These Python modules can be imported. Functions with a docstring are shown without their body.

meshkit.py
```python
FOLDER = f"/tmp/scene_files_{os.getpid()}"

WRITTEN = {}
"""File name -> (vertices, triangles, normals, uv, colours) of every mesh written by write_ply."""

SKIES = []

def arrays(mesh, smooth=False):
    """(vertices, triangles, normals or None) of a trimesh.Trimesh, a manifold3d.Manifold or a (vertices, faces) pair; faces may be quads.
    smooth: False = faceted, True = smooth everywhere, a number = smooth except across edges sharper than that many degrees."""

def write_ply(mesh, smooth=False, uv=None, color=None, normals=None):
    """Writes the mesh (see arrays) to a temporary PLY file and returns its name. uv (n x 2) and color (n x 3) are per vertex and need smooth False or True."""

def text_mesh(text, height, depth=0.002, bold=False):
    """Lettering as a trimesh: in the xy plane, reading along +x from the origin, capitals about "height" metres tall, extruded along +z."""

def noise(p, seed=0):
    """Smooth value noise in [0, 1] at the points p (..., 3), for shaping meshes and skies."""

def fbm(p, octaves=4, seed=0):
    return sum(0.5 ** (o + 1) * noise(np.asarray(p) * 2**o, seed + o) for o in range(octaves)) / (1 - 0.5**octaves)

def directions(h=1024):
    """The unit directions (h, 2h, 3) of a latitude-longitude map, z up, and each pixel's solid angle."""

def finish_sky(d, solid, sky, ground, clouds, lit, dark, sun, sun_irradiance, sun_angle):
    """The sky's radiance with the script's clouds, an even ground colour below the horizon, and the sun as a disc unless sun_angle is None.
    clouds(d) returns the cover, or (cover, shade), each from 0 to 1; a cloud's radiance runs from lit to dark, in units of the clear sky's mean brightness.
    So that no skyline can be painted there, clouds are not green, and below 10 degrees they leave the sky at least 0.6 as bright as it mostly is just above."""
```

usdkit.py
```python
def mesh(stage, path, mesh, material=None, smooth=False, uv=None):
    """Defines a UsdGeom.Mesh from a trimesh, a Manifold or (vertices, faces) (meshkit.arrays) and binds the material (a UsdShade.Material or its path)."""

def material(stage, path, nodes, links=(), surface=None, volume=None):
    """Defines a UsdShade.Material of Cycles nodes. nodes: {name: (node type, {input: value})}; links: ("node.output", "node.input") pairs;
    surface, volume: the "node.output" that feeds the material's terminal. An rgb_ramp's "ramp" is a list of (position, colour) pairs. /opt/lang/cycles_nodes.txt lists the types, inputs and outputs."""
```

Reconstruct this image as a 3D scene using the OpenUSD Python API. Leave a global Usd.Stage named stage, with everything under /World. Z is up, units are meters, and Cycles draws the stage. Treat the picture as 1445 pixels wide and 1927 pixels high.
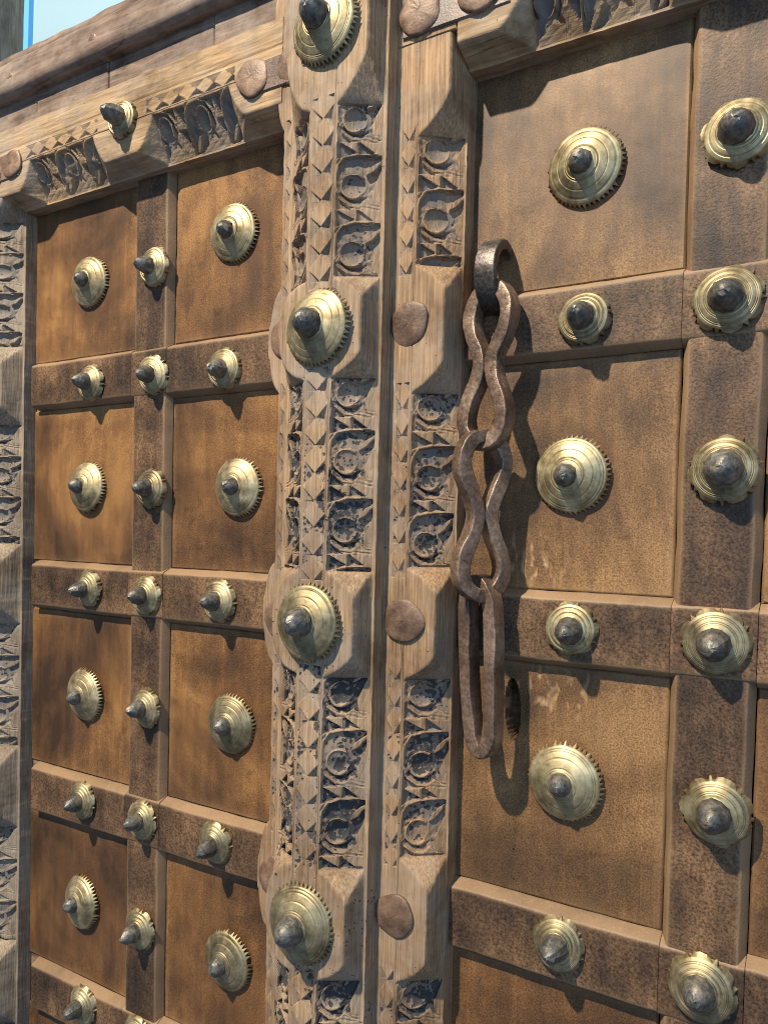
import math
import numpy as np
from pxr import Usd, UsdGeom, UsdLux, UsdShade, Gf, Sdf, Vt
from scipy.ndimage import map_coordinates, gaussian_filter
import trimesh, usdkit, meshkit

stage = Usd.Stage.CreateInMemory()
UsdGeom.SetStageUpAxis(stage, "Z"); UsdGeom.SetStageMetersPerUnit(stage, 1.0)
UsdGeom.Xform.Define(stage, "/World"); UsdGeom.Scope.Define(stage, "/World/Looks")

# ------------------------------------------------------------------ camera
CAM = (0.9353, -0.7399, -0.2027); YAW, PITCH, ROLL = 0.54, 0.0189, 0.0179
cam = UsdGeom.Camera.Define(stage, "/World/camera")
fw = np.array([-math.sin(YAW)*math.cos(PITCH), math.cos(YAW)*math.cos(PITCH), math.sin(PITCH)])
rt = np.cross(fw, [0, 0, 1]); rt /= np.linalg.norm(rt); up = np.cross(rt, fw)
cr, sr = math.cos(ROLL), math.sin(ROLL); rt, up = rt*cr+up*sr, up*cr-rt*sr
m = Gf.Matrix4d(*rt, 0, *up, 0, *(-fw), 0, *CAM, 1)
cam.AddTransformOp().Set(m)
cam.CreateHorizontalApertureAttr(25.957); cam.CreateFocalLengthAttr(25.957*1448/1445)
cam.CreateClippingRangeAttr((0.02, 100)); cam.CreateFStopAttr(0.0)
cam.CreateExposureAttr(0.12)

# ------------------------------------------------------------------ lamps: a warm spotlight above, a cool window to the right, pale room light
def light_xf(l, pos, target):
    d = np.array(target, float)-np.array(pos, float); d /= np.linalg.norm(d)
    z = -d; x = np.cross([0, 0, 1], z); x /= np.linalg.norm(x); y = np.cross(z, x)
    UsdGeom.Xformable(l).AddTransformOp().Set(Gf.Matrix4d(*x, 0, *y, 0, *z, 0, *pos, 1))
key = UsdLux.SphereLight.Define(stage, "/World/spot_lamp")
light_xf(key, (-0.30, -3.0, 3.60), (0.4, 0, 0)); key.CreateRadiusAttr(0.06); key.CreateNormalizeAttr(True)
key.CreateIntensityAttr(660.0); key.CreateColorAttr(Gf.Vec3f(1.0, 0.885, 0.72))
win = UsdLux.RectLight.Define(stage, "/World/window_light")
light_xf(win, (2.1, -2.2, 0.35), (0.5, 0, -0.2)); win.CreateWidthAttr(1.7); win.CreateHeightAttr(1.8)
win.CreateNormalizeAttr(False); win.CreateIntensityAttr(3.5); win.CreateColorAttr(Gf.Vec3f(0.42, 0.66, 1.0))
dome = UsdLux.DomeLight.Define(stage, "/World/room_light")
usdkit.material(stage, "/World/Looks/room_air", {
    "b": ("background_shader", {"color": (0.50, 0.68, 1.0), "strength": 0.27})}, surface="b.background")
UsdShade.MaterialBindingAPI.Apply(dome.GetPrim()).Bind(UsdShade.Material.Get(stage, "/World/Looks/room_air"))

# ------------------------------------------------------------------ helpers.  All shapes are in millimetres: X right, Z up, H out of the door.
RNG = np.random.default_rng(7)
def warp(p):
    p = np.array(p, float); q = p.copy()
    q[:, 0] = p[:, 0]+p[:, 2]*(-0.018+5.2e-5*p[:, 0])       # the old door hangs slightly out of square
    return q
def V_src(V, w):
    P = np.stack([V[:, 0], -V[:, 1], V[:, 2]], 1)
    return (warp(P) if w else P)/1000.0
_used = {}
def path_for(parent, name):
    k = (parent, name); n = _used.get(k, -1)+1; _used[k] = n
    return f"{parent}/{name}" + (f"_{n:03d}" if n else "")
def mesh(parent, name, V, F, mat, smooth=None, carve=None, do_warp=True, tri=False, grime=None):
    """V: (x, h, z) in mm; F: quads or triangles"""
    V = np.asarray(V, float); F = np.asarray(F, int)
    P = np.stack([V[:, 0], -V[:, 1], V[:, 2]], 1)
    if do_warp: P = warp(P)
    P = P/1000.0
    path = path_for(parent, name)
    g = UsdGeom.Mesh.Define(stage, path)
    N = None
    if smooth is not None:
        T = F if F.shape[1] == 3 else np.vstack([F[:, [0, 1, 2]], F[:, [0, 2, 3]]])
        v, f, N = meshkit.arrays(trimesh.Trimesh(P, T, process=False), smooth)
        if carve is not None:
            from scipy.spatial import cKDTree
            near = cKDTree(np.asarray(V_src(V, do_warp))).query(v)[1]
            carve = np.asarray(carve)[near]; grime = None if grime is None else np.asarray(grime)[near]
        P, F = v, f
    g.CreatePointsAttr(Vt.Vec3fArray.FromNumpy(P.astype(np.float32)))
    g.CreateFaceVertexCountsAttr(Vt.IntArray.FromNumpy(np.full(len(F), F.shape[1], np.int32)))
    g.CreateFaceVertexIndicesAttr(Vt.IntArray.FromNumpy(F.astype(np.int32).ravel()))
    g.CreateSubdivisionSchemeAttr("none")
    if N is not None:
        g.CreateNormalsAttr(Vt.Vec3fArray.FromNumpy(N.astype(np.float32))); g.SetNormalsInterpolation("vertex")
    if carve is not None:
        UsdGeom.PrimvarsAPI(g).CreatePrimvar("carve", Sdf.ValueTypeNames.FloatArray, "vertex").Set(Vt.FloatArray.FromNumpy(np.asarray(carve, np.float32)))
    if grime is not None:
        UsdGeom.PrimvarsAPI(g).CreatePrimvar("grime", Sdf.ValueTypeNames.FloatArray, "vertex").Set(Vt.FloatArray.FromNumpy(np.asarray(grime, np.float32)))
    UsdShade.MaterialBindingAPI.Apply(g.GetPrim()).Bind(UsdShade.Material.Get(stage, "/World/Looks/"+mat))
    return path
def tag(path, label=None, category=None, group=None, kind=None):
    p = stage.GetPrimAtPath(path)
    for k, v in (("label", label), ("category", category), ("group", group), ("kind", kind)):
        if v: p.SetCustomDataByKey(k, v)
    return path
def thing(name, label, category, group=None):
    path = path_for("/World", name); UsdGeom.Xform.Define(stage, path)
    return tag(path, label, category, group)
def grid_faces(n, m_):
    a = np.arange(n*m_).reshape(n, m_)
    return np.stack([a[:-1, :-1], a[:-1, 1:], a[1:, 1:], a[1:, :-1]], -1).reshape(-1, 4)
def fbm(x, y, s, seed=0, octv=3):
    p = np.stack([np.ravel(x)*s, np.ravel(y)*s, np.full(np.size(x), 0.37+seed*3.1)], 1)
    return (meshkit.fbm(p, octv, seed).reshape(np.shape(x))-0.5)*2

# ------------------------------------------------------------------ materials
def mat(name, nodes, links, surface="p.BSDF"):
    usdkit.material(stage, "/World/Looks/"+name, nodes, links, surface=surface)
def C(r, g, b):
    f = lambda c: (c/255/12.92 if c/255 < .04045 else ((c/255+.055)/1.055)**2.4)
    return (f(r), f(g), f(b))

def wood(name, tones, grain, residue=0.5, zlo=-0.2, rough=0.72):
    """weathered carved timber; grain = mapping scale (long axis small); dark old paint left in spots"""
    mat(name, {
        "tc": ("texture_coordinate", {}), "mp": ("mapping", {"scale": grain}),
        "g1": ("noise_texture", {"scale": 1.0, "detail": 6, "roughness": 0.62, "distortion": 0.6}),
        "g2": ("noise_texture", {"scale": 16.0, "detail": 4, "roughness": 0.6}),
        "r1": ("rgb_ramp", {"ramp": [(0.22, tones[0]), (0.42, tones[1]), (0.58, tones[2]), (0.8, tones[3])]}),
        "r2": ("rgb_ramp", {"ramp": [(0.36, (0.72, 0.66, 0.60)), (0.5, (1, 1, 1)), (0.66, (1.14, 1.10, 1.04))]}),
        "mx": ("mix", {"mix_type": "multiply", "fac": 1.0}),
        "wg": ("noise_texture", {"scale": 9.0, "detail": 5, "roughness": 0.7}),
        "wr": ("rgb_ramp", {"ramp": [(0.45, (0, 0, 0)), (0.68, (0.62, 0.62, 0.62))]}),
        "mg": ("mix", {"mix_type": "mix", "color2": C(150, 138, 124)}),
        # spots of old dark paint
        "mc": ("mapping", {"scale": tuple(0.42*g if g > 30 else 0.30*g for g in grain)}),
        "nc": ("noise_texture", {"scale": 1.0, "detail": 3, "roughness": 0.5}),
        "rc": ("rgb_ramp", {"ramp": [(0.0, (1, 1, 1)), (0.484, (1, 1, 1)), (0.498, (0.34, 0.29, 0.25)), (0.512, (1, 1, 1)), (1.0, (1, 1, 1))]}),
        "nb": ("noise_texture", {"scale": 13.0, "detail": 3}), "mb": ("map_range", {"from_min": 0.46, "from_max": 0.62, "to_min": 0.0, "to_max": 0.85, "clamp": True}),
        "mxc": ("mix", {"mix_type": "multiply"}),
        "nl": ("noise_texture", {"scale": 15.0, "detail": 5, "roughness": 0.68, "distortion": 0.8}),
        "rl": ("rgb_ramp", {"ramp": [(0.30, (0.56, 0.52, 0.50)), (0.44, (0.86, 0.84, 0.82)), (0.54, (1, 1, 1)), (0.66, (1.12, 1.10, 1.06))]}),
        "ml": ("mix", {"mix_type": "multiply", "fac": 0.85}),
        "vo": ("voronoi_texture", {"scale": 215.0, "randomness": 1.0}),
        "vw": ("noise_texture", {"scale": 260.0, "detail": 4}),
        "va": ("math", {"math_type": "multiply_add", "value2": 1.1, "value3": -0.55}),
        "vs": ("math", {"math_type": "add"}),
        "vn": ("noise_texture", {"scale": 22.0, "detail": 4, "roughness": 0.65}),
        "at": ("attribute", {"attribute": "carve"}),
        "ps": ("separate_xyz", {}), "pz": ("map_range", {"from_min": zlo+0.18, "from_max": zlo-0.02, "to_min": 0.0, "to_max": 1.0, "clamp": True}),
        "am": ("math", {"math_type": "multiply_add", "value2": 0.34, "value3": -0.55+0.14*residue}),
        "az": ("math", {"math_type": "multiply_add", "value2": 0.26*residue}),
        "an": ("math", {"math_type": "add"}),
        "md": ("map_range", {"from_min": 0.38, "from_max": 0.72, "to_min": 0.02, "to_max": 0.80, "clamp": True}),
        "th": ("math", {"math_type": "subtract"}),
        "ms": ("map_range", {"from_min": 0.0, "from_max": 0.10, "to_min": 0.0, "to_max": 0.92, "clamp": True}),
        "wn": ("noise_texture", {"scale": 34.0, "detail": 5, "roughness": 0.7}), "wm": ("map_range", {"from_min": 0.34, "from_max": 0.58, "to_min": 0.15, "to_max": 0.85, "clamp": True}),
        "wf": ("math", {"math_type": "multiply", "use_clamp": True}), "wash": ("mix", {"mix_type": "mix", "color2": C(96, 92, 88)}),  # old-paint patina by carve depth; also puts recess darkness into the colour
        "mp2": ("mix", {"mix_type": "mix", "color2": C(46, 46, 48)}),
        "bm": ("bump", {"strength": 0.85, "distance": 0.0012}),
        "bs": ("math", {"math_type": "multiply_add", "value2": -0.8}),
        "p": ("principled_bsdf", {"roughness": rough, "specular_ior_level": 0.35})},
        [("tc.object", "mp.vector"), ("mp.vector", "g1.vector"), ("tc.object", "g2.vector"), ("tc.object", "wg.vector"),
         ("g1.fac", "r1.fac"), ("g2.fac", "r2.fac"), ("r1.color", "mx.color1"), ("r2.color", "mx.color2"),
         ("wg.fac", "wr.fac"), ("wr.color", "mg.fac"), ("tc.object", "mc.vector"), ("mc.vector", "nc.vector"), ("nc.fac", "rc.fac"), ("tc.object", "nb.vector"), ("nb.fac", "mb.value"), ("mb.result", "mxc.fac"), ("mx.color", "mxc.color1"), ("rc.color", "mxc.color2"), ("tc.object", "nl.vector"), ("nl.fac", "rl.fac"), ("mxc.color", "ml.color1"), ("rl.color", "ml.color2"), ("ml.color", "mg.color1"),
         ("tc.object", "vo.vector"), ("tc.object", "vw.vector"), ("tc.object", "vn.vector"), ("tc.object", "ps.vector"),
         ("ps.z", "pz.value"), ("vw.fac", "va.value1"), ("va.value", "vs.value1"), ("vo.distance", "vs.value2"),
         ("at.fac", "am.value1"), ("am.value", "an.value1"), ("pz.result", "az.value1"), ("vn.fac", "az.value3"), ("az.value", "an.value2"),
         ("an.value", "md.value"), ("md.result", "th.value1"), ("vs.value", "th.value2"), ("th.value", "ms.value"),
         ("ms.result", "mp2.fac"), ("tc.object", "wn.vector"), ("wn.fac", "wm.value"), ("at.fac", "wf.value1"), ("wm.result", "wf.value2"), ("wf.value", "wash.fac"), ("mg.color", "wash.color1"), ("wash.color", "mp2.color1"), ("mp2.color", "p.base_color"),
         ("ms.result", "bs.value1"), ("g1.fac", "bs.value3"), ("bs.value", "bm.height"), ("bm.normal", "p.normal")])

T_TAN = [C(96, 76, 57), C(132, 108, 82), C(156, 131, 102), C(180, 156, 126)]
T_BRN = [C(66, 48, 34), C(104, 78, 56), C(132, 102, 74), C(160, 128, 96)]
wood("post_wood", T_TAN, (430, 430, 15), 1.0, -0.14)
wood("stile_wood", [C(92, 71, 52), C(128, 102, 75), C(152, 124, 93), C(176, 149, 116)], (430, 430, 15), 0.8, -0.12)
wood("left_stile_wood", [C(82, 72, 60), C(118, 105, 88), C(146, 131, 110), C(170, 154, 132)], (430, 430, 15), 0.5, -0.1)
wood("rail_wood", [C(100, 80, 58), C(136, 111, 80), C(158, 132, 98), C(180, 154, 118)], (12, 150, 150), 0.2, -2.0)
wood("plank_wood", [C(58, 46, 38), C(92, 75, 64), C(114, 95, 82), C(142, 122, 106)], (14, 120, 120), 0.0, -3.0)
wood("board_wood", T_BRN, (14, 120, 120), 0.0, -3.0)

def rust(name, tones, fine=520.0, rough=(0.46, 0.62), spec=0.5, bump=0.35, patch=11.0, speck=(0.55, 1.3), ramp=(0.30, 0.44, 0.55, 0.68), bd=0.0009, metallic=0.0, streak=0.35):
    mat(name, {
        "tc": ("texture_coordinate", {}), "oi": ("object_info", {}), "sc": ("math", {"math_type": "multiply", "value2": 7.0}),
        "cx": ("combine_xyz", {}), "ad": ("mix_vector", {"fac": 0.5, "use_clamp": False}),
        "mp": ("mapping", {"scale": (60, 60, 9)}),
        "n1": ("noise_texture", {"scale": patch, "detail": 7, "roughness": 0.62, "distortion": 0.4}),
        "n2": ("noise_texture", {"scale": fine, "detail": 3, "roughness": 0.7}),
        "n3": ("noise_texture", {"scale": 1.0, "detail": 4, "roughness": 0.6}),
        "m3": ("math", {"math_type": "multiply_add", "value2": streak, "value3": -0.5*streak}),
        "a3": ("math", {"math_type": "add"}),
        "r1": ("rgb_ramp", {"ramp": list(zip(ramp, tones[:4]))}),
        "r2": ("rgb_ramp", {"ramp": [(0.36, (speck[0],)*3), (0.5, (1, 1, 1)), (0.64, (speck[1],)*3)]}),
        "mx": ("mix", {"mix_type": "multiply", "fac": 1.0}),
        "ns": ("noise_texture", {"scale": 48.0, "detail": 5, "roughness": 0.75, "distortion": 1.2}),
        "rs": ("rgb_ramp", {"ramp": [(0.0, (0.48, 0.44, 0.42)), (0.33, (0.62, 0.58, 0.55)), (0.42, (1, 1, 1)), (0.60, (1, 1, 1)), (0.70, (1.22, 1.10, 0.92))]}),
        "ms": ("mix", {"mix_type": "multiply", "fac": 0.8}),
        "at": ("attribute", {"attribute": "carve"}),
        "ag": ("attribute", {"attribute": "grime"}), "mgm": ("mix", {"mix_type": "mix", "color2": C(86, 54, 30)}), "gf": ("math", {"math_type": "multiply", "value2": 0.72}),
        "mps": ("mapping", {"scale": (330, 330, 7), "rotation": (0, 0.05, 0)}), "nsc": ("noise_texture", {"scale": 1.0, "detail": 2}),
        "rsc": ("rgb_ramp", {"ramp": [(0.0, (1, 1, 1)), (0.60, (1, 1, 1)), (0.70, (1.28, 1.24, 1.18))]}), "msc": ("mix", {"mix_type": "multiply", "fac": 0.8}),
        "en": ("math", {"math_type": "multiply", "use_clamp": True}), "e2": ("math", {"math_type": "multiply", "value2": 1.7}),
        "me": ("mix", {"mix_type": "mix", "color2": tones[4]}),
        "rr": ("map_range", {"from_min": 0.3, "from_max": 0.7, "to_min": rough[0], "to_max": rough[1], "clamp": True}),
        "bm": ("bump", {"strength": bump, "distance": bd}),
        "p": ("principled_bsdf", {"specular_ior_level": spec, "metallic": metallic})},
        [("oi.random", "sc.value1"), ("sc.value", "cx.x"), ("sc.value", "cx.z"), ("tc.object", "ad.a"), ("cx.vector", "ad.b"),
         ("ad.result", "n1.vector"), ("tc.object", "n2.vector"), ("tc.object", "mp.vector"), ("mp.vector", "n3.vector"),
         ("n3.fac", "m3.value1"), ("n1.fac", "a3.value1"), ("m3.value", "a3.value2"), ("a3.value", "r1.fac"),
         ("n2.fac", "r2.fac"), ("r1.color", "mx.color1"), ("r2.color", "mx.color2"),
         ("n1.fac", "e2.value1"), ("at.fac", "en.value1"), ("e2.value", "en.value2"), ("en.value", "me.fac"),
         ("ad.result", "ns.vector"), ("ns.fac", "rs.fac"), ("mx.color", "ms.color1"), ("rs.color", "ms.color2"), ("ms.color", "me.color1"), ("tc.object", "mps.vector"), ("mps.vector", "nsc.vector"), ("nsc.fac", "rsc.fac"), ("me.color", "msc.color1"), ("rsc.color", "msc.color2"), ("ag.fac", "gf.value1"), ("gf.value", "mgm.fac"), ("msc.color", "mgm.color1"), ("mgm.color", "p.base_color"), ("n2.fac", "rr.value"), ("rr.result", "p.roughness"),
         ("n2.fac", "bm.height"), ("bm.normal", "p.normal")])
rust("plate_iron", spec=0.36, tones=[C(54, 38, 25), C(86, 60, 36), C(111, 78, 45), C(138, 100, 58), C(140, 108, 76)], bump=0.14, streak=0.22, speck=(0.46, 1.5), fine=600.0, ramp=(0.34, 0.45, 0.53, 0.62), patch=9.0)
rust("sheen_plate_iron", spec=0.42, tones=[C(54, 40, 27), C(84, 61, 38), C(108, 79, 48), C(134, 101, 64), C(144, 114, 78)], bump=0.14, streak=0.22, speck=(0.46, 1.5), fine=600.0, ramp=(0.34, 0.45, 0.53, 0.62), patch=9.0)  # greyer copy of plate_iron; sheen of the upper right plates put into colour
rust("bar_iron", spec=0.32, tones=[C(40, 32, 25), C(66, 50, 37), C(90, 68, 48), C(118, 90, 64), C(138, 112, 84)], fine=430.0, speck=(0.42, 1.5), patch=16.0, bump=0.5)
rust("strap_iron", [C(60, 48, 42), C(92, 74, 62), C(112, 90, 76), C(132, 106, 88), C(150, 120, 96)], rough=(0.38, 0.55))
rust("chain_iron", [C(60, 46, 37), C(92, 73, 58), C(120, 98, 80), C(150, 128, 106), C(120, 90, 64)], speck=(0.72, 1.25), metallic=0.4, fine=300.0, rough=(0.32, 0.50), patch=30.0, bump=0.4, spec=0.7)
rust("ring_iron", metallic=0.5, tones=[C(46, 40, 36), C(72, 64, 58), C(96, 86, 76), C(122, 110, 96), C(90, 80, 70)], fine=300.0, rough=(0.34, 0.5), patch=26.0, bump=0.5, spec=0.7)

def metal(name, tones, rough, metallic, bump, patch):
    mat(name, {
        "tc": ("texture_coordinate", {}), "oi": ("object_info", {}),
        "n1": ("noise_texture", {"scale": patch, "detail": 6, "roughness": 0.65}),
        "n2": ("noise_texture", {"scale": 420.0, "detail": 3}),
        "r1": ("rgb_ramp", {"ramp": [(0.30, tones[0]), (0.5, tones[1]), (0.70, tones[2])]}),
        "hv": ("hsv", {}), "hm": ("map_range", {"from_min": 0, "from_max": 1, "to_min": 0.74, "to_max": 1.14}),
        "rr": ("map_range", {"from_min": 0.35, "from_max": 0.65, "to_min": rough[0], "to_max": rough[1], "clamp": True}),
        "bm": ("bump", {"strength": bump, "distance": 0.0006}),
        "p": ("principled_bsdf", {"metallic": metallic})},
        [("tc.object", "n1.vector"), ("tc.object", "n2.vector"), ("n1.fac", "r1.fac"), ("r1.color", "hv.color"), ("oi.random", "hm.value"), ("hm.result", "hv.value"),
         ("hv.color", "p.base_color"), ("n1.fac", "rr.value"), ("rr.result", "p.roughness"), ("n2.fac", "bm.height"), ("bm.normal", "p.normal")])
metal("brass", [C(114, 101, 74), C(160, 145, 110), C(194, 181, 146)], (0.44, 0.60), 0.85, 0.12, 55.0)
metal("nail_iron", [C(62, 60, 56), C(100, 99, 93), C(142, 128, 108)], (0.36, 0.58), 0.5, 0.9, 160.0)
metal("rivet_iron", [C(76, 58, 45), C(108, 84, 66), C(138, 112, 90)], (0.46, 0.62), 0.12, 0.6, 60.0)
for nm, col in (("wall_paint", (132, 163, 178)), ("blue_paint", (84, 160, 226))):
    mat(nm, {"tc": ("texture_coordinate", {}), "n": ("noise_texture", {"scale": 3.0, "detail": 3}),
             "r": ("rgb_ramp", {"ramp": [(0.3, tuple(0.93*c for c in C(*col))), (0.7, C(*col))]}), "p": ("principled_bsdf", {"roughness": 0.7})},
        [("tc.object", "n.vector"), ("n.fac", "r.fac"), ("r.color", "p.base_color")])
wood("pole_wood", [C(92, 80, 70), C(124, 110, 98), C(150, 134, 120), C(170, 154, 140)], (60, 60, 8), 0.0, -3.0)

# ------------------------------------------------------------------ the carved scroll, as a relief tile (x across the chamfer 50 mm, y along it 72 mm)
TS = 4
def poly_sd(px, py, poly):
    poly = np.asarray(poly, float); d = np.full(px.shape, 1e9); ins = np.zeros(px.shape, bool)
    for (x1, y1), (x2, y2) in zip(poly, np.roll(poly, -1, 0)):
        ex, ey = x2-x1, y2-y1; t = np.clip(((px-x1)*ex+(py-y1)*ey)/(ex*ex+ey*ey+1e-9), 0, 1)
        d = np.minimum(d, np.hypot(px-x1-t*ex, py-y1-t*ey))
        c = ((y1 > py) != (y2 > py)) & (px < (x2-x1)*(py-y1)/(y2-y1+1e-12)+x1); ins ^= c
    return np.where(ins, -d, d)
def scroll_tile():
    x, y = np.meshgrid((np.arange(50*TS)+.5)/TS, (np.arange(72*TS)+.5)/TS)
    Z = lambda pts: [((a-640)*.0735, (b-480)*.0867) for a, b in pts]
    sm = lambda sd, w: np.clip(0.5-sd/(2*w), 0, 1)
    h = np.zeros_like(x)
    rec = Z([(668, 880), (690, 770), (770, 680), (950, 645), (1180, 630), (1310, 640), (1295, 830), (1190, 1010), (1150, 1090), (1185, 1240), (1090, 1190), (990, 1250), (860, 1240), (710, 1150), (668, 1010)])
    sd = poly_sd(x, y, rec)
    ang = np.arctan2(y-46.0, x-18.6)
    depth = 4.6+1.6*np.clip((x-20)/25, -1, 1)+1.2*np.clip((30-y)/16, -.5, 1)+0.45*np.cos(ang*11+0.3*np.hypot(x-18.6, y-46))*(np.hypot(x-18.6, y-46) > 15)
    depth = depth*(0.72+0.28*np.clip(-sd/5, 0, 1))
    h = -depth*sm(sd, 0.6)
    left = np.clip((30-x)/12, 0, 1)
    h -= 1.5*np.exp(-((sd-3.0)/0.75)**2)*left                      # line cut outside the curl leaves a raised band
    h += 0.5*np.exp(-((sd-1.3)/0.9)**2)*left
    pet = np.clip((x-14)/30, 0, 1)*np.clip((y-62)/6, 0, 1)
    h -= 0.9*pet*(0.5+0.5*np.cos((y-0.18*x)*1.7))                   # gouged veins on the leaf
    cx, cy = 18.6, 46.0
    r = np.hypot(x-cx, (y-cy)*0.98); th = np.degrees(np.arctan2(y-cy, x-cx))
    inside = np.clip(1-(r/10.6)**2, 0, 1)
    h = np.where(r < 11.6, -2.6-3.0*inside**0.8-0.05*(46-y)-0.16*np.clip(x-18.6, 0, 20), h)                    # cupped disc
    ring = sm(np.abs(r-12.4)-(1.15+1.2*np.clip(np.cos(np.radians(th-115)), 0, 1)), 0.45)*np.where((th > -48) & (th < 50), 0, 1)
    h = np.maximum(h, -0.5-7*(1-ring)-0.5*np.abs(r-12.4)*ring)
    tongue = poly_sd(x, y, Z([(1050, 900), (1090, 800), (1180, 735), (1290, 680), (1285, 740), (1180, 840)]))
    h = np.maximum(h, -0.6-7*(1-sm(tongue, 0.7)))
    und = sm(np.abs(r-15.6)-1.3, 0.8)*np.where((th > 40) & (th < 150), 1, 0)     # deep cut under the ring
    h = np.minimum(h, -6.5*und)
    for tri, dp in ((Z([(655, 470), (930, 600), (662, 690)]), 5.0), (Z([(952, 462), (1195, 608), (955, 622)]), 4.6), (Z([(648, 1040), (700, 1190), (880, 1305), (655, 1305)]), 4.2)):
        s = poly_sd(x, y, tri); h = np.minimum(h, np.clip(-dp*np.clip(-s/3.2, 0, 1)-1.6*(s < -0.1), -dp, 0))
    line = sm(np.abs((y-480*0)-((660-480)*.0867-(x-27)*0.12))-0.7, 0.3)*(x > 27)*(x < 41)
    h = np.maximum(h, -1.2-7*(1-line))
    rim = np.clip(np.abs(r-20)-3, 0, 1)
    h += 0.35*np.cos(x*0.9+y*0.35)*(sd > 1)*0.4
    return gaussian_filter(h, 0.8, mode=("wrap", "nearest"))
TILE = scroll_tile()
def carve_at(s, t, unit, width, seed):
    """s: mm across from ridge, t: mm along; returns relief (<=0) with hand-cut irregularity"""
    k = np.floor(t/unit)
    j = np.sin(k*12.9898+seed*7.7)*43758.5; j = j-np.floor(j)
    j2 = np.sin(k*78.233+seed*3.1)*9631.7; j2 = j2-np.floor(j2)
    wob = 1.0*fbm(s, t, 0.09, seed, 2)
    yy = (t/unit*72+(j-.5)*3+wob) % 72; xx = s/width*50*(1+(j2-.5)*.10)+wob*0.8+(j-.5)*1.5
    h = map_coordinates(TILE, [yy*TS-.5, np.clip(xx*TS-.5, 0, 50*TS-1)], order=1, mode="grid-wrap")
    return h*(1.25+0.3*j2)

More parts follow.
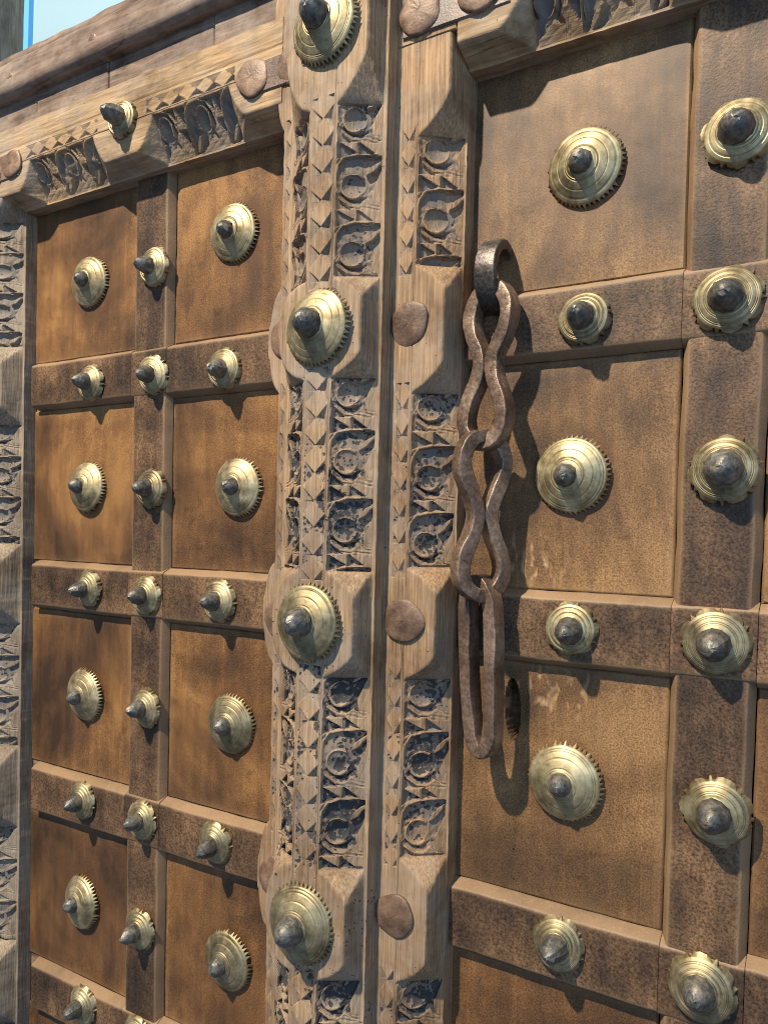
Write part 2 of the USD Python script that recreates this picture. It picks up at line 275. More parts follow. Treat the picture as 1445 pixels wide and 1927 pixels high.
# ------------------------------------------------------------------ carved members (stiles, cover post, rails) as fine relief grids
def member(parent, name, material, axis, c0, v0, v1, du, dv, r0, htop, hedge, wR, wL, blocks, dia, unit, seed,
           sideR=0.0, sideL=0.0, a1R=None, a1L=None, margin=0.0, wear=0.35, dsgn=1, top_band=None, down=1, flatL=None, flatR=None):
    """u across (positive: right, or down on a rail), v along. wR/wL: half widths to the chamfer foot (None = plain flat side to flatL/flatR)."""
    uR = wR+margin if wR else flatR; uL = wL+margin if wL else flatL
    n = int(round((uR+uL)/du)); u = np.linspace(-uL, uR, n+1)
    u = np.concatenate([[-uL-0.6, -uL-0.3], u, [uR+0.3, uR+0.6]])
    mv = int(round((v1-v0)/dv)); v = np.linspace(v0, v1, mv+1)
    U, V = np.meshgrid(u, v, indexing="ij")
    A = np.abs(U)
    H = np.full(U.shape, float(htop)); carve = np.zeros(U.shape); pid = np.zeros(U.shape, int)
    # distance along from the nearest block
    dist = np.full(v.shape, 1e9); bl = np.zeros(v.shape); side_unit = np.zeros(v.shape); 
    for vc, Lb in blocks:
        d = np.abs(v-vc); near = (d-Lb) < (dist-bl)
        dist = np.where(near, d, dist); bl = np.where(near, Lb, bl)
    D = np.broadcast_to(dist, U.shape); LB = np.broadcast_to(bl, U.shape)
    # carved zone coordinate t: from the end of the block above downwards
    order = sorted([b for b in blocks], key=lambda b: -b[0] if axis == "Z" else b[0])
    for sgn, w, a1, side in ((1, wR, a1R, sideR), (-1, wL, a1L, sideL)):
        if not w: continue
        msk = (np.sign(U) == sgn) & (A > r0+1.5) | ((np.sign(U) == sgn) & (A > r0+1.5))
        x = np.clip((A-(r0+1.5))/(w-(r0+1.5)), 0, 1.0)
        cham = htop-(htop-hedge)*x
        s = np.clip((A-r0-1.5)/(a1-r0-1.5), 0, 1)
        varc = LB*(0.52+0.48*(1-s**1.15)**0.72) if sgn > 0 else LB*(0.04+0.96*np.sqrt(1-s**1.9))
        c = htop-cham
        T = htop-c*np.clip((D-varc)/np.maximum(LB-varc, .5), 0, 1.6)
        S = htop-(htop-hedge)*np.clip((A-a1)/max(w-a1, .8), 0, 1)
        blk = np.minimum(S, T)
        inblk = D < LB
        # carved field
        tt = np.zeros(v.shape)
        for i, (vc, Lb) in enumerate(order):
            start = vc-Lb if axis == "Z" else vc+Lb
            q = (start-v) if axis == "Z" else (v-start)
            tt = np.where(q >= 0, q, tt) if i == 0 else np.where(q >= 0, q, tt)
        TT = np.broadcast_to(tt, U.shape)
        sl = math.hypot(w-r0-1.5, htop-hedge)
        cv = carve_at(x*sl, TT+unit*0.42, unit, sl, seed+sgn)*(1.2 if axis == "X" else 0.95)*(1-0.6*np.clip(2.2*fbm(U, V, 0.03, seed+40, 2)-.25, 0, 1))
        fade = np.clip((D-LB)/1.2, 0, 1)
        endcut = -2.2*np.exp(-((D-LB-1.5)/1.6)**2)
        nose = np.clip((A-(r0+1.5))/1.5, 0, 1)*np.clip((w-1.0-A)/2.0, 0, 1)
        rel = np.where(inblk, 0, np.minimum(cv*fade, endcut)*nose)
        h = np.where(inblk, np.maximum(cham, blk), cham+rel)
        H = np.where(msk, h, H)
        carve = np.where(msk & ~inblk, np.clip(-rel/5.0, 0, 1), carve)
        pid = np.where(msk & ~inblk & (A < w), 1000+((TT+unit*0.42)/unit).astype(int)+sum(0 for _ in ())*0, pid)
        # number panels apart
        pn = np.zeros(v.shape, int)
        for i, (vc, Lb) in enumerate(order):
            pn = np.where((vc-v if axis == "Z" else v-vc) > 0, i+1, pn)
        pid = np.where(msk & ~inblk & (A < w), pid+20*np.broadcast_to(pn, U.shape)+(500 if sgn < 0 else 0), pid)
        H = np.where(msk & (A > w), hedge, H)
        H = np.where((np.sign(U) == sgn) & (A > w+margin+0.2), np.where(A > w+margin+0.45, side, hedge-0.6), H)
    for sgn, w, flat, side in ((1, wR, flatR, sideR), (-1, wL, flatL, sideL)):
        if not w:
            H = np.where((np.sign(U) == sgn) & (A > flat+0.2), np.where(A > flat+.45, side, htop-0.6), H)
    # the row of chip-cut diamonds
    if dia:
        ph = (V-v0)/dia; k = np.floor(ph); t = ph-k
        jj = np.sin(k*91.7+seed)*437.5; jj = jj-np.floor(jj)
        zone = (D > LB-10)
        rr = r0-1.0
        edge = (A/rr)+np.abs(2*t-1)*(1.0+0.04*(jj-.5))-1.0
        dm = 10.5 if r0 > 12 else 8.5
        pit = np.where((edge > 0) & (A < rr), -np.where(U*dsgn > 0, dm*np.minimum(edge, 1-A/rr), 0.42*dm*np.clip(1-A/rr, 0, 1)*np.clip(edge/0.08, 0, 1)), 0)
        H = np.where(zone, H+pit*(0.8+0.4*jj), H)
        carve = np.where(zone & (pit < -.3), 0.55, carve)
        groove = -1.0*np.exp(-((A-r0-0.4)/0.55)**2)
        H = H+groove*(A < r0+2.2)
        pid = np.where(zone & (edge < 0) & (A < rr), 1+k.astype(int), pid)
        tilt = (jj-.5)*0.05*U*(zone & (edge < 0))
        H = H+tilt*(A < rr)
    if top_band:
        for (g, dep, wd) in top_band: H = H-dep*np.exp(-((U-g)/wd)**2)
    # hand-worn surface: handled arrises are rounded, cut carving stays crisp
    Hs = gaussian_filter(H[2:-2], (1.5, 1.7), mode="nearest"); H[2:-2] = np.where((pid[2:-2] == 0) & (A[2:-2] > r0+2), 0.25*H[2:-2]+0.75*Hs, H[2:-2])
    gx, gy = (U*0.10, V*0.022)
    H = H+wear*fbm(gx, gy, 1.0, seed, 4)+0.45*wear*fbm(U*0.5, V*0.07, 1.0, seed+3, 2)
    ragged = (0.5*fbm(V*0.06, V*0+seed, 1.0, seed+9, 3))
    u2 = U+np.where(A > 2, ragged, 0)+0.35*fbm(U, V, 0.16, seed+5, 2)
    P = np.stack([c0+u2, H, V], -1) if axis == "Z" else np.stack([V, H, c0-u2], -1)
    P = P.reshape(-1, 3); F = grid_faces(len(u), len(v))
    if axis == "X": F = F[:, ::-1]
    fp = pid.ravel()[F]; fid = np.where((fp == fp[:, :1]).all(1), fp[:, 0], 0)
    cvv = carve.ravel()
    def emit(par, nm, sel):
        f = F[sel]; idx, inv = np.unique(f, return_inverse=True)
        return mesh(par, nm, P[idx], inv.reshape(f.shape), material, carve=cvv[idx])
    body = emit(parent, name, fid == 0)
    for i in np.unique(fid):
        if i == 0: continue
        sel = fid == i
        if sel.sum() < 12: continue
        emit(body, "diamond" if i < 900 else "scroll_carving", sel)
    return body

# ------------------------------------------------------------------ iron sheets, bars, bosses
def sheet(parent, x0, x1, z0, z1, material, seed, step=4.0, name="iron_plate", extra=None, lab=None, spots=()):
    nx, nz = max(3, int((x1-x0)/step)), max(3, int((z1-z0)/step))
    xs = np.concatenate([[x0, x0+.8], np.linspace(x0+2.2, x1-2.2, nx), [x1-.8, x1]]); zs = np.concatenate([[z0, z0+.8], np.linspace(z0+2.2, z1-2.2, nz), [z1-.8, z1]])
    X, Z = np.meshgrid(xs, zs, indexing="ij")
    e = np.minimum(np.minimum(X-x0, x1-X), np.minimum(Z-z0, z1-Z))
    H = -2.6*np.clip(1-e/2.0, 0, 1)**1.5+0.7*fbm(X, Z, 0.013, seed, 2)+0.22*fbm(X, Z, 0.07, seed+1, 2)-0.8*np.exp(-e/9)
    gr = np.zeros(X.shape)
    for bx, bz, br in spots:
        d = np.hypot(X-bx, Z-bz); n_ = np.clip(fbm(X, Z, .05, seed+8, 3)*1.3+.65, 0, 1)
        gr = np.maximum(gr, np.exp(-(np.clip(d-br, 0, None)/7.0)**1.2)*n_)
        run = np.clip(1-np.abs(X-bx+3*fbm(Z, Z*0, .05, seed, 2))/(br*.8), 0, 1)*np.exp(-np.clip(bz-br-Z, 0, None)/38)*(Z < bz)
        gr = np.maximum(gr, .75*run*np.clip(fbm(X*2.5, Z*.25, .08, seed+9, 3)+.5, 0, 1))
    gr = np.maximum(gr, .8*np.exp(-np.clip(z1-Z, 0, None)/14)*np.clip(fbm(X, Z*.3, .06, seed+12, 3)+.35, 0, 1))
    cv = 0.8*np.exp(-np.clip(e-1.0, 0, None)/5.0)*(0.4+0.6*np.clip(fbm(X, Z, .03, seed+4, 2)+.5, 0, 1))
    if extra:
        ex_ = extra(X, Z); H = H+ex_; cv = np.maximum(cv, np.clip(-ex_*1.2, 0, 1)*(ex_ > -6))
    P = np.stack([X, H, Z], -1).reshape(-1, 3); F = grid_faces(len(xs), len(zs))[:, ::-1]
    if extra: F = F[P[F, 1].mean(1) > -12]
    p = mesh(parent, name, P, F, material, smooth=35 if not extra else 60, carve=np.clip(cv, 0, 1).ravel(), grime=np.clip(gr, 0, 1).ravel())
    if lab: tag(p, lab)
    return p
def bar(parent, name, along, a0, a1, c, seed, base=36.5, top=29.0, hh=12.5, lift=0.0, material="bar_iron", capA=True, capB=True):
    cr_ = np.array([-base, -base+.7, -top-2.0, -top-.7, -top+.9, -top+3, -14, 0, 14, top-3, top-.9, top+.7, top+2.0, base-.7, base])
    hr = np.array([-1.5, 0.9, hh-2.1, hh-.8, hh-.2, hh, hh, hh, hh, hh, hh-.15, hh-.7, hh-2.1, .9, -1.5])+lift
    wr = np.array([.9, .9, 1.0, .9, .30, .06, 0, 0, 0, .06, .30, .9, 1.0, .9, .9])
    n = max(3, int((a1-a0)/5)); av = np.linspace(a0, a1, n)
    A, Cc = np.meshgrid(av, cr_, indexing="ij"); Hh = np.broadcast_to(hr, A.shape).copy()
    amp = np.clip(Hh/hh, 0, 1)
    Hh += amp*(0.95*fbm(A, Cc, 0.018, seed, 2)+0.4*fbm(A, Cc, 0.1, seed+2, 2))
    Cc = Cc+1.4*fbm(A, Cc*0, 0.014, seed+5, 3)+0.45*fbm(A, Cc, 0.08, seed+6, 2)
    P = np.stack([A, Hh, c+Cc], -1) if along == "X" else np.stack([c+Cc, Hh, A], -1)
    P = P.reshape(-1, 3); F = grid_faces(n, len(cr_))
    if along == "Z": F = F[:, ::-1]
    W = np.broadcast_to(wr, A.shape).ravel()
    m_ = len(cr_); caps = []
    # end caps: strips between mirrored profile points
    for row, flip, on in ((0, False, capA), (n-1, True, capB)):
        if not on: continue
        o = row*m_
        for i in range(m_//2):
            q = [o+i, o+i+1, o+m_-2-i, o+m_-1-i]
            caps.append(q[::-1] if flip else q)
    if caps: F = np.vstack([F, np.array(caps)])
    return mesh(parent, name, P, F, material, smooth=38, carve=W)

def lathe(rr, ww, n, X, Z, h0, tilt, rad=None, wob=None):
    th = np.arange(n)*2*math.pi/n
    R = np.asarray(rr)[:, None]*np.ones(n) if rad is None else rad
    Wd = np.asarray(ww)[:, None]*np.ones(n) if wob is None else wob
    x = R*np.cos(th); z = R*np.sin(th)
    h = Wd+x*tilt[0]+z*tilt[1]
    P = np.stack([X+x-tilt[0]*Wd, h0+h, Z+z-tilt[1]*Wd], -1).reshape(-1, 3)
    m_ = len(rr); a = np.arange(m_*n).reshape(m_, n); b = np.roll(a, -1, 1)
    F = np.stack([a[:-1], a[1:], b[1:], b[:-1]], -1).reshape(-1, 4)
    return P, F
def boss(parent, X, Z, h0, R, kind, seed, nail_r=None, nail_h=None, lab=None):
    g = np.random.default_rng(seed+1000); tilt = (g.normal(0, .04), g.normal(0, .04))
    dome = R*(0.46 if kind == "tooth" else 0.50)
    qe = 0.90 if kind == "tooth" else 0.87
    q = np.concatenate([[0.16, 0.22], np.linspace(0.26, qe, 40)])
    w = 7.0+(dome-7.0)*(1-np.clip((q-.16)/(qe-.16), 0, 1)**(1.55+g.uniform(-.15, .2)))
    w = np.where(q < .40 if kind == "tooth" else q < .5, w+0.5, w)              # low collar round the nail
    sc = (.36, .42, .62, .80, .835) if kind == "tooth" else (.50, .60, .64, .76, .80)
    for c_ in sc: w = w-np.where(np.abs(q-c_*qe/.9-g.normal(0, .008)) < .010, 0.36, 0)
    n = 144 if kind == "tooth" else 126
    th = np.arange(n)
    rings = [(R*a*np.ones(n), b*np.ones(n)) for a, b in zip(q, w)]
    if kind == "tooth":
        jag = np.where(th % 3 == 0, 1.0, 0.918)+np.where(th % 3 == 0, g.normal(0, .016, n)-.09*(g.random(n) < .06), g.normal(0, .006, n))
        rings.append((R*.912*np.ones(n), np.full(n, 6.2))); rings.append((R*jag, 5.4-4.4*(th % 3 == 0)+g.normal(0, .3, n)))
        rings.append((R*(jag-.02), rings[-1][1]-0.8))
        rings.append((R*.86*np.ones(n), np.full(n, 4.0)))
    else:
        npet = 7; ph = ((th/n*npet+g.uniform()) % 1)*2-1; a = np.abs(ph)
        pet = .86+.125*np.sqrt(np.clip(1-(a/.74)**2, 0, 1)); spk = .85+.16*np.clip((a-.78)/.22, 0, 1)
        rim = np.where(a < .74, pet, spk)+g.normal(0, .008, n)
        lift = g.normal(0, 1.3, npet)[(th*npet//n)]
        mid = np.minimum(rim, .90)
        rings.append((R*mid, 5.6+0*th)); rings.append((R*rim, 2.4+lift*0.8-0.8*(a > .74)))
        rings.append((R*(rim-.02), rings[-1][1]-.8)); rings.append((R*.78*np.ones(n), np.full(n, 3.0)))
    rings.append((R*.80*np.ones(n), np.full(n, -1.0)))
    rad = np.array([r for r, _ in rings]); wob = np.array([b for _, b in rings])
    thr = th/n*2*math.pi
    wob = wob+0.7*np.sin(thr*2+g.uniform(0, 6))*(rad/R)+0.2*np.sin(thr*5+g.uniform(0, 6))*(rad/R)
    P, F = lathe(rad[:, 0], wob[:, 0], n, X, Z, h0, tilt, rad, wob)
    b = mesh(parent, "brass_boss", P, F, "brass", smooth=33)
    if lab: tag(b, lab)
    # iron nail through the middle
    nr = nail_r or (R*.275 if kind == "tooth" else R*.41); tip = nail_h or (32.0 if kind == "tooth" else 34.5)
    w0 = dome-2.0; L = tip-w0
    pr = np.array([1.04, 1.06, 1.0, .93, .80, .60, .38, .16]) if kind != "tooth" else np.array([1.0, 1.05, 1.04, .98, .86, .66, .42, .16])
    pw = np.array([-2, .08*L, .22*L, .40*L, .60*L, .79*L, .93*L, L])+w0
    k = 11; rad = np.outer(pr, np.ones(k))*nr*(1+g.normal(0, .05, (8, k))*np.linspace(.4, 1, 8)[:, None]); wob = np.outer(pw, np.ones(k))+g.normal(0, .5, (8, k))
    rad = np.vstack([rad, np.zeros((1, k))]); wob = np.vstack([wob, np.full((1, k), tip+.6)])
    t2 = (tilt[0]+g.normal(0, .05), tilt[1]+g.normal(0, .05))
    P, F = lathe(rad[:, 0], wob[:, 0], k, X, Z, h0, t2, rad, wob)
    mesh(b, "nail", P, F, "nail_iron", smooth=28)
    return b
def rivet(parent, X, Z, h0, R, seed, hh=4.5, name="rivet", material="rivet_iron", sx=1.0, lab=None):
    g = np.random.default_rng(seed); n = 40; th = np.arange(n)*2*math.pi/n
    irr = 1+0.05*np.sin(2*th+g.uniform(0, 6))+0.035*np.sin(3*th+g.uniform(0, 6))+.02*np.sin(5*th+g.uniform(0, 6))
    q = np.array([.001, .3, .55, .78, .92, .985, 1.0, .985]); w = np.array([hh, hh*.99, hh*.93, hh*.78, hh*.58, hh*.38, hh*.2, -1.0])
    rad = np.outer(q, irr)*R; wob = np.outer(w, np.ones(n))+g.normal(0, .12, (8, n))
    P, F = lathe(rad[:, 0], wob[:, 0], n, X, Z, h0, (g.normal(0, .03), g.normal(0, .03)), rad, wob)
    p = mesh(parent, name, P, F, material, smooth=40)
    if lab: tag(p, lab)
    return p
def boxy(parent, name, x0, x1, h0, h1, z0, z1, material, step=12.0, amp=0.6, seed=1, bev=1.5, warpit=True):
    nx, nz = max(2, int((x1-x0)/step)), max(2, int((z1-z0)/step))
    xs = np.concatenate([[x0, x0, x0+bev], np.linspace(x0+bev*1.6, x1-bev*1.6, nx), [x1-bev, x1, x1]])
    zs = np.concatenate([[z0, z0, z0+bev], np.linspace(z0+bev*1.6, z1-bev*1.6, nz), [z1-bev, z1, z1]])
    X, Z = np.meshgrid(xs, zs, indexing="ij"); H = np.full(X.shape, h1)+amp*fbm(X, Z, .02, seed, 3)
    H[1, :] = H[-2, :] = h1-bev; H[:, 1] = H[:, -2] = h1-bev
    H[0, :] = H[-1, :] = h0; H[:, 0] = H[:, -1] = h0
    jit = amp*0.8*fbm(X+Z, X-Z, .03, seed+3, 3)
    P = np.stack([X, H, Z+jit], -1).reshape(-1, 3)
    return mesh(parent, name, P, grid_faces(len(xs), len(zs))[:, ::-1], material, smooth=30, do_warp=warpit)

ROWS = [2.0, -300.0, -604.0, -893.0]
# ================================================================== left leaf
LL = thing("door_leaf", "iron-clad door leaf with the carved brass-studded cover post, carved top rail and narrow stile", "door")
def backing(parent, x0, x1, z0, z1, front=-3.2):
    mesh(parent, "backing_board", [(x, h, z) for x in (x0, x1) for h in (-60, front) for z in (z0, z1)],
         [(0, 1, 3, 2), (4, 6, 7, 5), (0, 4, 5, 1), (2, 3, 7, 6), (0, 2, 6, 4), (1, 5, 7, 3)], "board_wood")
backing(LL, -240, 464, -1080, 384)
zt = [270.0]+[r-37 for r in ROWS]; zb = [r+37 for r in ROWS]+[-1060.0]
sd = 11
for k in range(5):
    top, bot = zt[k], zb[k]
    zc_ = (148, -153, -453, -748, -1040)[k]
    sheet(LL, -150, 86.5, bot-1, top+(10 if k == 0 else 1), "plate_iron", sd+k, spots=[(-8, zc_, 38)]+[(b, top+30, 24) for b in (8,) if k])
    sheet(LL, 157.5, 372, bot-1, top+(10 if k == 0 else 1), "plate_iron", sd+20+k, spots=[(272, zc_+(22 if k == 0 else 0), 38)]+[(b, top+30, 24) for b in (262,) if k])
    bar(LL, "upright_strip", "Z", bot-9, top+(12 if k == 0 else 9), 122, sd+40+k, base=34.5, top=28.5, hh=10.8)
for k, z in enumerate(ROWS):
    bar(LL, "iron_bar", "X", -133+k*5.0, 88, z, 70+k)
    bar(LL, "iron_bar", "X", 88.6, 156, z, 80+k, lift=0.25)
    bar(LL, "iron_bar", "X", 156.6, 372, z, 90+k)
# bosses: panel bosses, strip bosses, bar bosses
s = 0
for z, xa, zc, xc in ((148, -24, 170, 255), (-153, -18, -156, 271), (-453, -12, -454, 268), (-748, -8, -747, 271)):
    boss(LL, xa+z*.019+9, z, 0.4, 39.0, "tooth", 100+s); boss(LL, xc+z*.004+8, zc, 0.4, 39.5, "tooth", 120+s); s += 1
for i, (x, z) in enumerate(((127, 144), (131, -157), (131, -451), (129, -744))):
    boss(LL, x+z*.011+5, z, 12.1, 28.0, "petal", 140+i)
for i, (x, z) in enumerate(((3, -4), (4, -298), (-3, -598), (4, -880), (130, -4), (123, -301), (122, -600), (258, -7), (256, -300), (257, -600), (120, -884), (256, -888))):
    boss(LL, x+5, z, 12.1, 28.0, "petal", 160+i)
# right-hand (meeting) stile of the left leaf, mostly behind the cover post
member(LL, "meeting_stile", "stile_wood", "Z", 389, -1060, 470, 1.0, 1.25, 9.5, 50.0, 16.0, None, 26.5,
       [(372, 120), (8, 60), (-303, 58), (-600, 60), (-890, 60)], 28.0, 73.0, 5, a1L=27.0, flatR=74.0, sideL=-2.0, sideR=0.0, wear=.4)
for i, z in enumerate((324, 9, -308, -599, -890)):
    rivet(LL, 389, z, 50.0, 23, 300+i)
# outer stile
member(LL, "outer_stile", "left_stile_wood", "Z", -205, -1060, 400, 1.2, 1.4, 9.5, 50.0, 19.0, 60.0, None,
       [(322, 66), (2, 60), (-300, 60), (-604, 60), (-893, 60)], 28.0, 62.0, 8, a1R=52.0, flatL=40.0, sideR=-2.0, sideL=0.0, wear=.4, margin=3.0)
# top rail
RAILB = [(-140, 52), (106, 58), (352, 60)]
member(LL, "top_rail", "rail_wood", "X", 340.0, -232, 374, 1.0, 1.25, 11.0, 51.0, 20.0, 67.0, None,
       RAILB, 29.5, 62.0, 12, a1R=55.0, flatL=46.0, sideR=-3.0, sideL=10.0, wear=.45, margin=1.5,
       top_band=[(-14.0, 1.8, 1.0)])
boss(LL, 112, 333, 51.0, 26.0, "petal", 190, nail_r=13, nail_h=38)
st = boxy(LL, "iron_strap", 318, 416, 48, 53.0, 304, 342, "strap_iron", seed=4, amp=.8)
rivet(st, 332, 325, 53.0, 23, 310, material="rivet_iron", sx=1.0)
st = boxy(LL, "iron_strap", -232, -112, 48, 53.0, 309, 348, "strap_iron", seed=5, amp=.8)
rivet(st, -126, 329, 53.0, 21, 311); rivet(st, -176, 322, 53.0, 21, 312)
# cover post over the joint
member(LL, "cover_post", "post_wood", "Z", 464, -1060, 520, 0.85, 1.1, 15.5, 94.0, 68.0, 58.0, 58.0,
       [(338, 103), (2, 52), (-304, 54), (-610, 56), (-905, 56)], 28.5, 71.0, 3, a1R=52.0, a1L=53.0, margin=3.5, sideR=48.0, sideL=46.0, wear=.45)
for i, (x, z) in enumerate(((466, 318), (466, 3), (463, -303), (463, -611), (463, -905))):
    boss(LL, x, z, 94.2, 42.0, "tooth", 200+i, nail_r=14.6, nail_h=40.0)

# ================================================================== right leaf
RL = thing("door_leaf", "iron-clad door leaf with the wide carved stile, round rivets and iron staple holding a chain", "door")
backing(RL, 466, 1180, -1080, 384, -34)
def scratch(X, Z, cx, cz, rx, rz):
    n_ = np.clip(fbm(X+4*fbm(X, Z, .05, 3, 2), Z*.30, .26, 5, 3)-.08, 0, 1)*2.4
    return n_*np.exp(-((np.abs(X-cx)/rx)**2.5+(np.abs(Z-cz)/rz)**2.5))
def dents(X, Z):
    return -2.4*scratch(X, Z, 672, -236, 26, 26)
def torn(X, Z):
    cx = 654-(Z+385)*0.04
    hole = -30*np.clip(1-(np.abs(X-cx)/np.clip(7.5*np.sqrt(np.clip(1-((Z+385)/31)**2, 0, 1))+.01, .01, 9))**4, 0, 1)
    lip = 2.6*np.exp(-(((X-cx+11)/4.0)**2+((Z+375)/22)**2))
    return hole+lip-2.2*scratch(X, Z, 700, -362, 44, 24)
for k in range(5):
    top, bot = zt[k], zb[k]
    ex = dents if k == 1 else torn if k == 2 else None
    mt = "sheen_plate_iron" if k < 2 else "plate_iron"
    sheet(RL, 584, 807.5, bot-1, top+(10 if k == 0 else 1), "sheen_plate_iron" if k < 3 else "plate_iron", 400+k, step=1.2 if ex else 4, extra=ex, spots=[(713, (152, -149, -447, -748, -1040)[k], 38)]+[(b, top+30, 24) for b in (718,) if k],
          lab={1: "plate with scratched dents beside the chain", 2: "plate with a torn slot behind the chain"}.get(k))
    sheet(RL, 880.5, 1110, bot-1, top+(10 if k == 0 else 1), "plate_iron", 420+k)
    bar(RL, "upright_strip", "Z", bot-9, top+(12 if k == 0 else 9), 844, 440+k, base=36.0, top=29.0, hh=11.2, material="bar_iron")
for k, z in enumerate(ROWS):
    bar(RL, "iron_bar", "X", 588, 808, z, 470+k)
    bar(RL, "iron_bar", "X", 808.6, 880, z, 480+k, lift=0.25)
    bar(RL, "iron_bar", "X", 880.6, 1110, z, 490+k)
for i, (x, z) in enumerate(((713, 152), (709, -149), (712, -447), (715, -748))):
    boss(RL, x, z, 0.4, 39.5, "tooth", 500+i)
for i, (x, z) in enumerate(((850, 146), (849, -148), (853, -444))):
    boss(RL, x, z, 12.1, 31.5, "petal", 520+i, nail_r=14.5 if i != 1 else 16)
for i, (x, z) in enumerate(((720, 0), (717, -297), (714, -598), (846, 1), (847, -298), (846, -599))):
    boss(RL, x, z, 12.1, 27.0 if i < 3 else 31.0, "petal", 540+i, nail_r=12.5 if i < 3 else 14.0)
member(RL, "carved_stile", "stile_wood", "Z", 542, -1060, 300, 0.85, 1.1, 9.5, 50.0, 19.0, 50.5, None,
       [(285, 82), (2, 66), (-302, 57), (-604, 63), (-900, 60)], 28.0, 71.0, 21, a1R=45.5, flatL=18.0, sideR=-2.0, sideL=0.0, wear=.4, margin=1.0)
for i, (x, z) in enumerate(((548, 7), (551, -299), (549, -600), (549, -900))):
    rivet(RL, x, z, 50.0, 23, 330+i)
member(RL, "top_rail", "rail_wood", "X", 340.0, 594.5, 1110, 1.0, 1.25, 11.0, 51.0, 20.0, 67.0, None,
       [(604, 62), (850, 60), (1090, 60)], 29.5, 62.0, 31, a1R=55.0, flatL=46.0, sideR=-3.0, sideL=10.0, wear=.45, margin=1.5)
boxy(RL, "stile_head", 524, 593, 0, 50.0, 300.6, 392, "stile_wood", seed=9, amp=.5)
st = boxy(RL, "iron_strap", 532, 650, 48, 52.8, 307, 352, "strap_iron", seed=6, amp=.9)
rivet(st, 553, 330, 52.5, 24, 340, hh=6); rivet(st, 618, 331, 52.5, 24, 341, hh=6)
tag(st, "strap across the stile head")

# staple: forged ring let into the plate
def ring(parent, X, Z, hc, R, t, w, seed):
    n, m_ = 64, 12
    th = np.arange(n)*2*math.pi/n
    # section: rounded rectangle, t radial, w along X
    sec = []
    for sx_, sr_ in ((1, 1), (1, -1), (-1, -1), (-1, 1)):
        pass
    sec = [(w/2, -t/2+2), (w/2, t/2-2), (w/2-1.8, t/2), (-w/2+1.8, t/2), (-w/2, t/2-2), (-w/2, -t/2+2), (-w/2+1.8, -t/2), (w/2-1.8, -t/2)]
    g = np.random.default_rng(seed); P = []
    for a in th:
        for (sx_, sr_) in sec:
            r = R+sr_+0.6*math.sin(3*a+1)+g.normal(0, .18)
            P.append((X+sx_+0.8*math.sin(2*a)+g.normal(0, .15), hc+r*math.cos(a), Z+r*math.sin(a)*1.12))
    k = len(sec); a = np.arange(n*k).reshape(n, k); b = np.roll(a, -1, 0)
    F = np.stack([a, b, np.roll(b, -1, 1), np.roll(a, -1, 1)], -1).reshape(-1, 4)
    return mesh(parent, "staple_ring", P, F, "ring_iron", smooth=40)
ring(RL, 629, 53, 15.0, 28.5, 10.5, 22.0, 3)

# ================================================================== chain
CH = thing("door_chain", "forged rusty iron chain of three long links hanging from the staple ring", "chain")
def spline(pts, n):
    pts = np.asarray(pts, float); k = len(pts); t = np.linspace(0, k, n, endpoint=False); i = t.astype(int); f = (t-i)[:, None]
    p0, p1, p2, p3 = (pts[(i+j) % k] for j in (-1, 0, 1, 2))
    return 0.5*((2*p1)+(-p0+p2)*f+(2*p0-5*p1+4*p2-p3)*f**2+(-p0+3*p1-3*p2+p3)*f**3)
def link(name, half, cx, hc, cz, yaw, lean, wa, wd, seed, lab, pit=0.0):
    half = np.asarray(half, float)
    pts = np.vstack([half, (half[1:-1]*[-1, 1])[::-1]])
    c = spline(pts, 150); T = np.roll(c, -1, 0)-np.roll(c, 1, 0); T /= np.linalg.norm(T, axis=1)[:, None]; N = np.stack([T[:, 1], -T[:, 0]], 1)
    g = np.random.default_rng(seed); b = 1.8
    sec = [(wa/2, -wd/2+b), (wa/2, wd/2-b), (wa/2-b, wd/2), (-wa/2+b, wd/2), (-wa/2, wd/2-b), (-wa/2, -wd/2+b), (-wa/2+b, -wd/2), (wa/2-b, -wd/2)]
    P = []
    ca, sa = math.cos(yaw), math.sin(yaw); cl, sl_ = math.cos(lean), math.sin(lean)
    sw = 1+0.07*np.sin(np.arange(150)*.19+seed)+0.04*np.sin(np.arange(150)*.47+2*seed)
    for i in range(150):
        for (n_, m_) in sec:
            a = c[i, 0]+N[i, 0]*n_*sw[i]+g.normal(0, .14); z = c[i, 1]+N[i, 1]*n_*sw[i]; d = m_*(2-sw[i])+g.normal(0, .14)
            a, z = a*cl-z*sl_, a*sl_+z*cl
            P.append((cx+a*ca+d*sa, hc-a*sa+d*ca-pit*z, cz+z))
    k = len(sec); ar = np.arange(150*k).reshape(150, k); br = np.roll(ar, -1, 0)
    F = np.stack([ar, np.roll(ar, -1, 1), np.roll(br, -1, 1), br], -1).reshape(-1, 4)
    p = mesh(CH, name, P, F, "chain_iron", smooth=40, do_warp=False)
    tag(p, lab)
L1 = [(0, 88), (14, 83), (25, 68), (28, 52), (22, 32), (12, 14), (8.5, 0), (13, -18), (23, -38), (28, -56), (25, -72), (14, -84), (0, -88)]
L2 = [(0, 91), (16, 86), (26, 68), (26, 50), (17, 28), (9.5, 8), (9, -6), (15, -26), (24, -46), (27, -64), (22, -80), (12, -89), (0, -92)]
L3 = [(0, 101), (12, 95), (18, 80), (20, 55), (20, 20), (19, -20), (17, -55), (14, -82), (8, -96), (0, -100)]
link("chain_link", np.array(L1)*[.80, .905], 631, 36, -40, -0.20, 0.0, 14.8, 17.5, 1, "upper pinched link with rusty face", pit=0.10)
link("chain_link", np.array(L2)*[.86, .85], 631, 46, -190, 0.95, 0.0, 14.8, 16.5, 2, "middle pinched link turned sideways")
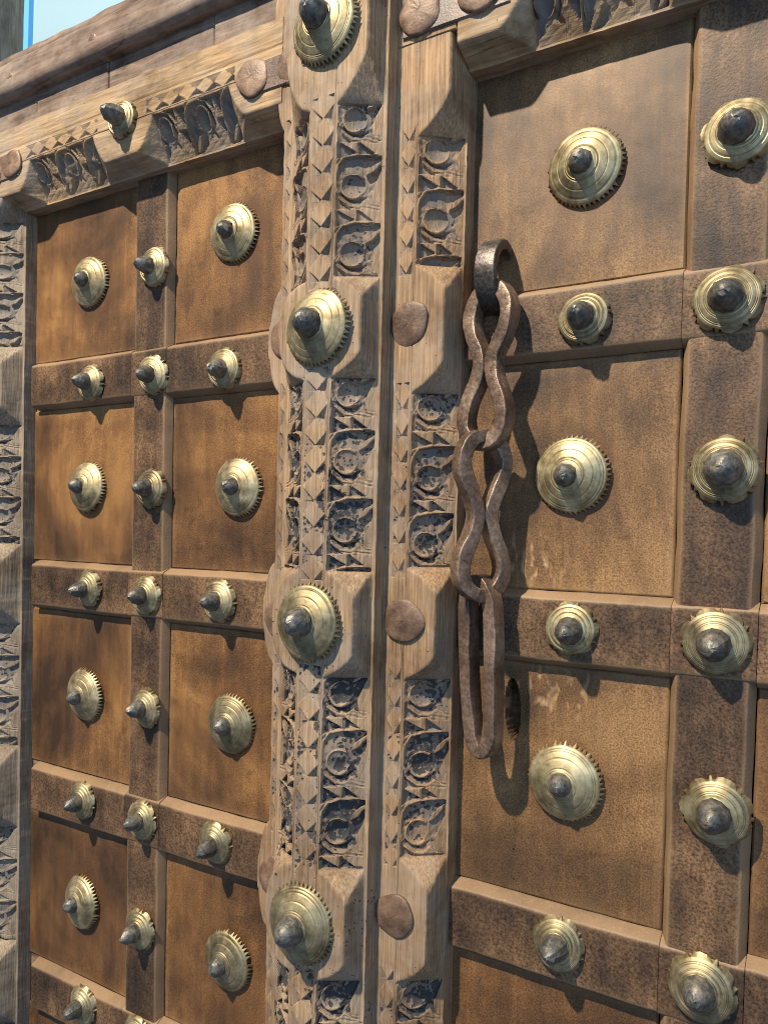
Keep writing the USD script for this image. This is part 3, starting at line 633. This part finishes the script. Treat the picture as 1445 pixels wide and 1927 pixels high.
link("chain_link", np.array(L3)*[.76, .82], 630, 39, -338, -0.22, 0.045, 14.0, 19.0, 3, "lower plain long link")

# ================================================================== header above the left leaf, pole and wall behind
HD = thing("door_lintel", "brown plank header with rounded worn moulding above the carved top rail", "lintel")
xs_ = [-420, -88, 66, 258, 446]
for i in range(4):
    boxy(HD, "plank", xs_[i]+.8, xs_[i+1]-.8, 0, 40.0+[0, .6, -.5, .8][i], 384, 437, "plank_wood", seed=20+i, amp=.7, step=8)
def moulding(name, x0, x1, prof, material, seed, step=5.0, amp=1.2):
    prof = np.asarray(prof, float); n = int((x1-x0)/step); xs = np.linspace(x0, x1, n)
    X, I = np.meshgrid(xs, np.arange(len(prof)), indexing="ij")
    Z = prof[I, 1]+amp*fbm(X, I*9.0, .016, seed, 3); H = prof[I, 0]+0.8*amp*fbm(X, I*7.0, .02, seed+4, 3)
    P = np.stack([X, H, Z], -1).reshape(-1, 3)
    return mesh(HD, name, P, grid_faces(n, len(prof)), material, smooth=40)
moulding("rounded_moulding", -420, 446, [(0, 431), (46, 432), (55, 434), (60, 440), (61, 448), (58, 458), (57, 470), (55, 482), (50, 489), (42, 492), (0, 493)], "plank_wood", 31)
moulding("worn_cap_board", -420, 446, [(-60, 489), (30, 490), (40, 492), (42, 500), (40, 509), (32, 515), (20, 518), (-60, 520)], "plank_wood", 37, amp=4.0)
for i, (x, z) in enumerate(((53, 457), (-129, 459), (235, 458))):
    rivet(HD, x, z, 56.5, 9, 360+i, hh=2.2, name="nail_head", material="strap_iron")
# pole
g_ = np.linspace(380, 1100, 60); th_ = np.arange(40)*2*math.pi/40
R_ = 120+2.0*fbm(g_, g_*0, .01, 3, 3)+np.where(np.abs(g_-607) < 3, -1.5, 0)
PX, PH, PZ = -553, -90, g_
V_ = np.stack([PX+R_[:, None]*np.cos(th_), PH+R_[:, None]*np.sin(th_), np.repeat(PZ[:, None], 40, 1)], -1).reshape(-1, 3)
a_ = np.arange(60*40).reshape(60, 40); b_ = np.roll(a_, -1, 1)
PO = thing("timber_pole", "round brown timber pole standing beyond the top of the header", "pole")
mesh(PO, "shaft", V_, np.stack([a_[:-1], b_[:-1], b_[1:], a_[1:]], -1).reshape(-1, 4), "pole_wood", smooth=40, do_warp=False)
# wall behind
def slab(name, x0, x1, h0, h1, z0, z1, material, label, cat):
    p = mesh("/World", name, [(x, h, z) for x in (x0, x1) for h in (h0, h1) for z in (z0, z1)],
             [(0, 1, 3, 2), (4, 6, 7, 5), (0, 4, 5, 1), (2, 3, 7, 6), (0, 2, 6, 4), (1, 5, 7, 3)], material, do_warp=False)
    tag(p, label, cat, kind="structure")
slab("wall", -3500, 2500, -760, -600, -1500, 2600, "wall_paint", "pale blue painted wall behind the door", "wall")
slab("wall_trim", -1500, -1069, -600, -585, -1500, 2600, "blue_paint", "bright blue painted strip on the wall beside the timber pole", "wall")
